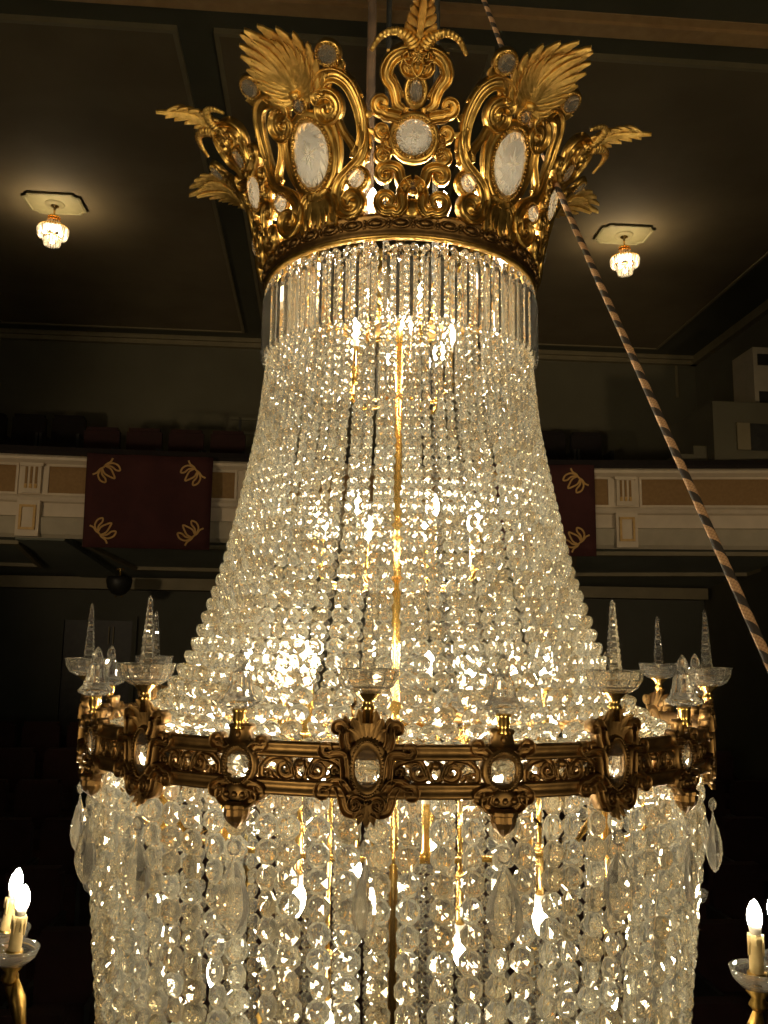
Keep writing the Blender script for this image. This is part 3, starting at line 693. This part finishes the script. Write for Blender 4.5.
def med_large():
    m = MB(mmap); c = -.219
    m.plate(0, c, .040, .057, .016, hole=.023, n=40, t=.01)
    both(m, [(.036, -.185), (.040, -.170), (.040, -.155)] + spiral((.051, -.151), .011, 190, -1.1, 8), tp(.008, .004), .018, base=.006, g=1.35)
    both(m, [(.036, -.245), (.040, -.205), (.046, -.196), (.060, -.196)] + spiral((.073, -.188), .011, 250, 1.1, 8), tp(.007, .004), .018, base=.004, g=1.35)
    both(m, [(.030, -.262), (.043, -.245), (.058, -.243), (.070, -.250)] + spiral((.077, -.262), .011, 60, -1.1, 8), tp(.007, .004), .018, base=.004, g=1.35)
    both(m, [(.055, -.246), (.046, -.262), (.042, -.280), (.036, -.294), (.022, -.298), (.010, -.292)], .0065, .016, base=.004, g=1.35)
    both(m, spiral((.019, -.281), .011, 100, -1.2, 10)[::-1] + [(.004, -.276), (0, -.273)], .0045, .020, base=.006, g=1.35)
    for a in (-62, -40, -20, 0, 20, 40, 62):     # shell above
        L = .068 - abs(a)*.00025; m.leaf((.016*sin(rad(a)), -.175), (L*sin(rad(a))*.72, -.175 + L*cos(rad(a))), .0135, h=.017, lift=.010, curl=.010, seg=8)
    for a in (-66, -44, -22, 0, 22, 44, 66):     # shell below
        L = .046 - abs(a)*.00012; m.leaf((.006*sin(rad(a)), -.276), (L*sin(rad(a))*.85, -.276 - L*cos(rad(a))), .0095, h=.015, lift=.010, curl=.008, seg=6)
    for sgn in (-1, 1):
        m.leaf((sgn*.030, -.165), (sgn*.040, -.128), .011, bend=-.004*sgn, h=.016, lift=.008, curl=.012)
        both(m, spiral((.058, -.226), .011, 160, 1.1, 8)[::-1], .0045, .012)
    m.lathe([(0.0005, -.13), (.012, -.128), (.012, -.108), (.017, -.104), (.010, -.098)], 12, c=(0, 0)) if False else None
    return m.mesh('ring_medallion', 'bronze', True)
def med_small():
    m = MB(mmap); c = -.223
    m.plate(0, c, .040, .042, .016, hole=.024, n=36, t=.01)
    m.add([(sx*a, v, n) for a, v in ((.034, -.188), (.021, -.176), (.017, -.160), (.022, -.155), (.020, -.150), (.012, -.148)) for sx, n in ((-1, -.008), (-1, .016), (1, .016), (1, -.008))],
          [(i*4 + q, i*4 + (q + 1) % 4, i*4 + 4 + (q + 1) % 4, i*4 + 4 + q) for i in range(5) for q in range(4)] + [(0, 1, 2, 3), (20, 23, 22, 21)])
    m.plate(0, -.168, .006, .008, .020, n=10, dome=.003)
    both(m, [(.030, -.196), (.036, -.190)] + spiral((.045, -.180), .010, 240, 1.15, 8), tp(.008, .004), .018, base=.003, g=1.35)
    both(m, [(.026, -.255), (.036, -.258)] + spiral((.041, -.270), .010, 80, -1.1, 8), tp(.008, .004), .018, base=.003, g=1.35)
    both(m, [(.030, -.262), (.034, -.278), (.026, -.288), (.012, -.292)], .0075, .018, base=.003, g=1.35)
    m.plate(0, -.272, .026, .020, .018, n=20, dome=.004)
    for a in (-.016, 0, .016): m.ball(a, -.275, .022, .0062)
    return m.mesh('ring_medallion', 'bronze', True)
LGM, SMM = med_large(), med_small()
LJ = (jewel(0, -.219, .023, .043, 16, .008, .012, mmap, 'ring_jewel'), setting(0, -.219, .023, .043, 44, mmap, 'bronze', .020, .0027, .011))
SJ = (jewel(0, -.223, .024, .029, 12, .008, .014, mmap, 'ring_jewel'), setting(0, -.223, .024, .029, 36, mmap, 'bronze', .020, .0027, .010))
fm_ = MB(); 
fm_.lathe([(.019, -.288), (.025, -.293), (.025, -.299), (.022, -.301), (.022, -.312), (.018, -.322), (.010, -.331), (.003, -.336), (.0005, -.338)], 20, c=(0, -RD + .004), cap=True, flute=.10); FIN = fm_.mesh('fluted_finial', 'bronze')
c_ = MB(); c_.lathe([(.010, -.150), (.014, -.146), (.009, -.140), (.013, -.132), (.013, -.118), (.015, -.115), (.012, -.110)], 16, c=(0, -RD), cap=True); CUPS = c_.mesh('bell_cup', 'brass', True)
c_ = MB(); c_.lathe([(.010, -.130), (.009, -.108), (.014, -.104), (.010, -.098), (.010, -.090), (.024, -.076), (.026, -.070), (.012, -.068)], 18, c=(0, -RD), cap=True, flute=.05); CUPL = c_.mesh('dish_holder', 'brass', True)
c_ = MB(); bp_ = [(.033, -.100), (.034, -.105), (.026, -.104), (.020, -.085), (.014, -.050), (.010, -.040), (.012, -.052), (.016, -.062), (.020, -.080), (.026, -.093)]
n = 20
c_.lathe([(.004, -.112), (.020, -.110), (.034, -.104), (.035, -.099), (.026, -.088), (.021, -.070), (.0185, -.052), (.014, -.043), (.006, -.040)], 20, c=(0, -RD), cap=True, flute=.09); BELL = c_.mesh('glass_bell', 'clear_crystal')
c_ = MB(); c_.lathe([(.005, -.042), (.011, -.036), (.013, -.028), (.010, -.016), (.004, -.006), (.0008, -.003)], 10, c=(0, -RD), cap=True); KNOB = c_.mesh('bell_knob', 'clear_crystal')
c_ = MB(); c_.lathe([(.010, -.078), (.028, -.076), (.043, -.067), (.052, -.052), (.055, -.036), (.057, -.034), (.053, -.033), (.048, -.050), (.040, -.062), (.026, -.070), (.006, -.071)], 28, c=(0, -RD), closed=True, flute=.03); DISH = c_.mesh('glass_dish', 'clear_crystal')
def obelisk():
    m = MB(); pr = [(.004, -.064), (.010, -.058), (.006, -.048), (.010, -.040), (.0145, -.034)]; m.lathe(pr, 8, c=(0, -RD), cap=True, a0=pi/8)
    z = -.034; n = 11; prof_ = [(.008, z)]
    for i in range(n):
        w0 = .0165*(1 - i/n*.68); dz = .125/n; prof_ += [(w0*.86, z), (w0, z + dz*.5)]; z += dz
    prof_ += [(.0045, z), (.0055, z + .004), (.0008, z + .012)]
    m.lathe(prof_, 4, c=(0, -RD), cap=True, a0=pi/5); return m.mesh('obelisk_spire', 'clear_crystal')
OBE = obelisk()
# pear drops
def pendeloque(L, w, t):
    vs = []; rows = [(.0, .06), (.10, .16), (.30, .62), (.52, .95), (.70, 1.0), (.86, .72), (.97, .30), (1.0, .06)]
    k = 8
    for f, a in rows:
        for i in range(k):
            an = 2*pi*i/k + pi/8; x = a*w*cos(an); y = a*t*sin(an)*(.55 + .45*abs(sin(an))); vs.append((x, y, -L*f))
    fs = [(j*k + i, (j + 1)*k + i, (j + 1)*k + (i + 1) % k, j*k + (i + 1) % k) for j in range(len(rows) - 1) for i in range(k)] + [tuple(range(k)), tuple((len(rows) - 1)*k + i for i in range(k))[::-1]]
    m = MB(); m.add(vs, fs); return m.mesh('pear_drop', 'clear_crystal')
PEAR = pendeloque(.135, .036, .017); LINK = octo_mesh('link_bead', .030, 'clear_crystal')
for i in range(20):
    phi = P0 + i*STEP; large = i % 2 == 0
    o = part('ring_medallion', LGM if large else SMM, phi)
    j, s = LJ if large else SJ
    obj('cut_glass_jewel', j, o); obj('pearled_setting', s, o)
    if large:
        d = part('glass_dish', DISH, phi); d.location.z -= .010; obj('dish_holder', CUPL, d); obj('obelisk_spire', OBE, d)
    else:
        obj('fluted_finial', FIN, o); d = part('glass_bell', BELL, phi); d.location.z -= .010; obj('bell_cup', CUPS, d); obj('bell_knob', KNOB, d)
    zt = -.352 if not large else -.338; r = RD
    a = random.uniform(-.5, .5) + (1.2 if i == 0 else 0)
    pd = obj('pear_drop', PEAR, ROOT, (r*sin(phi), -r*cos(phi), ZB + zt - .032), phi + a)
    obj('link_bead', LINK, pd, (0, 0, .015))

# --- inner brasswork and bulbs
m = MB(); m.lathe([(.012, -1.25), (.012, 1.30)], 12, cap=True)
for z in (.9, .3, -.2): m.lathe([(.012, z + .05), (.03, z + .02), (.035, z), (.03, z - .02), (.012, z - .05)], 14)
part('central_stem', m.mesh('central_stem', 'brass', True))
def bulbmesh(down=False):
    s = -1 if down else 1; b = MB(); b.lathe([(.008, s*.0), (.015, s*.012), (.0175, s*.026), (.014, s*.045), (.006, s*.060), (.001, s*.066)], 12, cap=True)
    c = MB(); c.lathe([(.0115, s*.004), (.0115, -s*.022)], 10, cap=True); t = MB(); t.lathe([(.010, -s*.022), (.010, -s*.11), (.016, -s*.115), (.006, -s*.13)], 10, cap=True)
    return b.mesh('light_bulb', 'bulb_glow', True), c.mesh('bulb_collar', 'lamp_collar', True), t.mesh('candle_tube', 'brass', True)
BU, BD = bulbmesh(), bulbmesh(True)
def inner_light(x, y, z, down=False, arm=None):
    b, c, t = BD if down else BU
    o = obj('candle_tube', t, ROOT, (x, y, ZB + z)); obj('bulb_collar', c, o); obj('light_bulb', b, o)
    r = hypot(x, y); s = -1 if down else 1
    if arm is not None and r > .05:
        m = MB(); ux, uy = x/r, y/r
        P = [(ux*.012, uy*.012, arm), (ux*r*.45, uy*r*.45, arm - s*.03), (ux*r*.85, uy*r*.85, z - s*.16), (x, y, z - s*.12)]
        if down: P = [(x, y, z + .12), (x, y, arm)]
        m.tube(P, .006, 6); obj('inner_arm', m.mesh('inner_arm', 'brass', True), ROOT, (0, 0, ZB))
def ring_lights(n, r, z, a0=0, **k):
    for i in range(n): a = a0 + 2*pi*i/n; inner_light(r*sin(a), -r*cos(a), z, **k)
ring_lights(10, .30, 1.10, CB + rad(18), arm=.95)
ring_lights(6, .15, .83, rad(8), arm=.70)
ring_lights(8, .235, .32, rad(22), arm=.18)
for a, r_, z_ in ((-31, .40, -.06), (-26, .45, -.08), (-36, .44, -.08), (28, .36, -.09), (75, .4, -.08), (120, .4, -.08), (165, .4, -.08), (-90, .4, -.08), (-140, .4, -.08)):
    inner_light(r_*sin(rad(a)), -r_*cos(rad(a)), z_, arm=-.20)
ring_lights(20, .66, -.278, P0 + STEP/2, arm=None)
m = MB(); m.lathe([(.655, -.41), (.665, -.41), (.665, -.40), (.655, -.40)], 60, closed=True); part('bulb_ring', m.mesh('bulb_ring', 'brass', True))
for i in range(10):
    m = MB(); m.tube([(0, -.02, -.21), (0, -.40, -.30), (0, -.66, -.404), (0, -.782, -.262)], .007, 6); part('support_spoke', m.mesh('support_spoke', 'brass', True), P0 + i*2*STEP)
for px, py, Y in ((298, 885, -.42), (375, 975, -.42), (460, 935, -.42), (326, 1010, -.30), (404, 1008, -.3), (540, 905, -.35), (215, 960, -.3), (610, 985, -.25)):
    p = at_y(px, py, Y); inner_light(p.x, p.y, p.z - EYE, True, arm=-.33)
for k in range(6):
    a = rad(105 + 30*k); inner_light(.45*sin(a), -.45*cos(a), -.60 - .06*(k % 2), True, arm=-.33)

# --- lower ring (just below the picture) carrying the outer candle arms
m = MB(); m.lathe([(.66, -1.38), (.70, -1.36), (.72, -1.39), (.70, -1.44), (.66, -1.44)], 72, closed=True); part('lower_ring', m.mesh('lower_ring', 'gold', True))
def candle_arm(px, py, Y, tilt):
    p = at_y(px, py, Y); x, y, z = p.x, p.y, p.z - EYE; phi = atan2(x, -y); r = hypot(x, y)
    rr = .70; m = MB()
    P = [(rr*sin(phi), -rr*cos(phi), -1.40), (r*.90*sin(phi), -r*.90*cos(phi), -1.42), (r*.97*sin(phi), -r*.97*cos(phi), z - .34), (x, y, z - .165)]
    Q = [Vector(P[0])]
    for i in range(1, 13):
        t = i/12; Q.append(Vector(P[0])*(1 - t)**3 + 3*Vector(P[1])*t*(1 - t)**2 + 3*Vector(P[2])*t*t*(1 - t) + Vector(P[3])*t**3)
    m.tube(Q, [.020 + .008*sin(i*1.9) - .0006*i for i in range(13)], 10)
    arm = obj('candle_arm', m.mesh('candle_arm', 'gold', True), ROOT, (0, 0, ZB))
    def sub(nm, pr, mat, n=16, **k):
        s = MB(); s.lathe(pr, n, cap=True, **k); o = obj(nm, s.mesh(nm, mat, True), arm, (x, y, z)); o.rotation_euler = (0, tilt, 0); return o
    sub('candle_socket', [(.010, -.18), (.022, -.165), (.014, -.15), (.026, -.135), (.018, -.12), (.022, -.095)], 'gold', 12, flute=.08)
    s = MB(); s.lathe([(.012, -.135), (.035, -.128), (.055, -.108), (.062, -.085), (.059, -.085), (.050, -.104), (.032, -.121), (.012, -.127)], 24, closed=True)
    o = obj('drip_dish', s.mesh('drip_dish', 'clear_crystal', True), arm, (x, y, z)); o.rotation_euler = (0, tilt, 0)
    s = MB(); s.lathe([(.0155, -.13), (.0165, -.08), (.015, -.03), (.018, -.026), (.0165, -.012), (.010, -.010)], 14, cap=True)
    for k in range(6):
        a = k*1.1; L = random.uniform(.02, .05); s.tube([(.0165*cos(a), .0165*sin(a), -.012), (.0175*cos(a), .0175*sin(a), -.012 - L)], [.004, .0028], 5)
    o = obj('candle_sleeve', s.mesh('candle_sleeve', 'candle_wax', True), arm, (x, y, z)); o.rotation_euler = (0, tilt, 0)
    sub('bulb_collar', [(.012, -.012), (.014, .0), (.0145, .010)], 'lamp_collar', 12)
    sub('light_bulb', [(.0145, .010), (.0168, .020), (.0172, .030), (.014, .046), (.007, .060), (.001, .066)], 'bulb_glow', 14)
candle_arm(14, 893, .10, rad(8)); candle_arm(21, 911, -.02, rad(6)); candle_arm(755, 929, -.22, rad(0)); candle_arm(776, 921, -.10, rad(-4))
for k in (118, 150, 180, 210, 242):
    a = rad(k); p = Vector((1.04*sin(a), -1.04*cos(a), EYE - .66)); q = p - CAMP
    # project to reuse the same builder
    R = M3.transposed() @ q; candle_arm(384 + F*R.x/-R.z, 512 - F*R.y/-R.z, p.y, 0)

# ------------------------------------------------------------------ cables and rope
matte('cable_brown', (.03, .018, .010), (.09, .055, .03), 12, .6, .1)
m, t, b = nt('rope_braid'); setp(b, Roughness=.8)
uvn = t.nodes.new('ShaderNodeUVMap'); sp = t.nodes.new('ShaderNodeSeparateXYZ'); t.links.new(uvn.outputs[0], sp.inputs[0])
def mth(op, a, bb):
    n = t.nodes.new('ShaderNodeMath'); n.operation = op
    for i, q in enumerate((a, bb)):
        if isinstance(q, (int, float)): n.inputs[i].default_value = q
        else: t.links.new(q, n.inputs[i])
    return n.outputs[0]
ph = mth('FRACT', mth('ADD', mth('MULTIPLY', sp.outputs[1], 17.0), sp.outputs[0]), 0)
st = mth('LESS_THAN', ph, .45)
ck = t.nodes.new('ShaderNodeTexChecker'); mp = t.nodes.new('ShaderNodeMapping'); mp.inputs['Scale'].default_value = (12, 260, 1); t.links.new(uvn.outputs[0], mp.inputs[0]); t.links.new(mp.outputs[0], ck.inputs[0])
ck.inputs['Color1'].default_value = (.52, .31, .16, 1); ck.inputs['Color2'].default_value = (.36, .20, .10, 1); ck.inputs['Scale'].default_value = 1
mx = t.nodes.new('ShaderNodeMix'); mx.data_type = 'RGBA'; t.links.new(st, mx.inputs[0]); t.links.new(ck.outputs[0], mx.inputs[6]); mx.inputs[7].default_value = (.035, .026, .02, 1)
t.links.new(mx.outputs[2], b.inputs['Base Color'])
def rope():
    A, B_ = at_y(548, 165, -.12), at_y(768, 660, -.95); T = at_y(484, 0, .20)
    P = [T + (T - A)*6.0*.42, T + (T - A)*1.2, T, A, (A + B_)/2 + Vector((.004, 0, -.012)), B_, B_ + (B_ - A)*.6]
    Q = []
    QQ = [P[0]*2 - P[1]] + P + [P[-1]*2 - P[-2]]
    for i in range(1, len(QQ) - 2):
        a, bq, c, d = QQ[i - 1:i + 3]
        for k in range(8): tt = k/8; Q.append(.5*(2*bq + (c - a)*tt + (2*a - 5*bq + 4*c - d)*tt*tt + (3*bq - a - 3*c + d)*tt**3))
    Q.append(P[-1]); m = MB(); m.tube(Q, .0078, 12); me = m.mesh('rope', 'rope_braid', True)
    uv = me.uv_layers.new(name='UVMap'); L = [0]
    for a, c in zip(Q, Q[1:]): L.append(L[-1] + (c - a).length)
    for f in me.polygons:
        ks = [me.loops[li].vertex_index % 12 for li in f.loop_indices]; wrap = 0 in ks and 11 in ks
        for li in f.loop_indices:
            vi = me.loops[li].vertex_index; k = vi % 12; u = (12 if (wrap and k == 0) else k)/12
            uv.data[li].uv = (u, L[vi//12])
    return me
o = obj('guide_rope', rope()); tag(o, 'brown and black spiral braided rope slanting down to the right from the crown', 'rope')
def cable(name, px, r, mat, label, Y=.0):
    p = at_y(px, 60, Y); m = MB(); b_ = EYE + 1.02
    m.tube([(0, 0, 0), (.002, 0, 1.2), (0, 0, CZ + EYE - b_ + .02)], r, 10); o = obj(name, m.mesh(name, mat, True), None, (p.x, Y, b_)); tag(o, label, 'cable')
cable('suspension_cable', 371, .0135, 'cable_brown', 'thick brown suspension cable rising from the crown, leftmost of three')
cable('suspension_cable', 388, .0085, 'black_iron', 'thin black suspension cable just left of the central crown palmette', .10)
cable('suspension_cable', 436, .0105, 'black_iron', 'black suspension cable just right of the central crown palmette', .10)
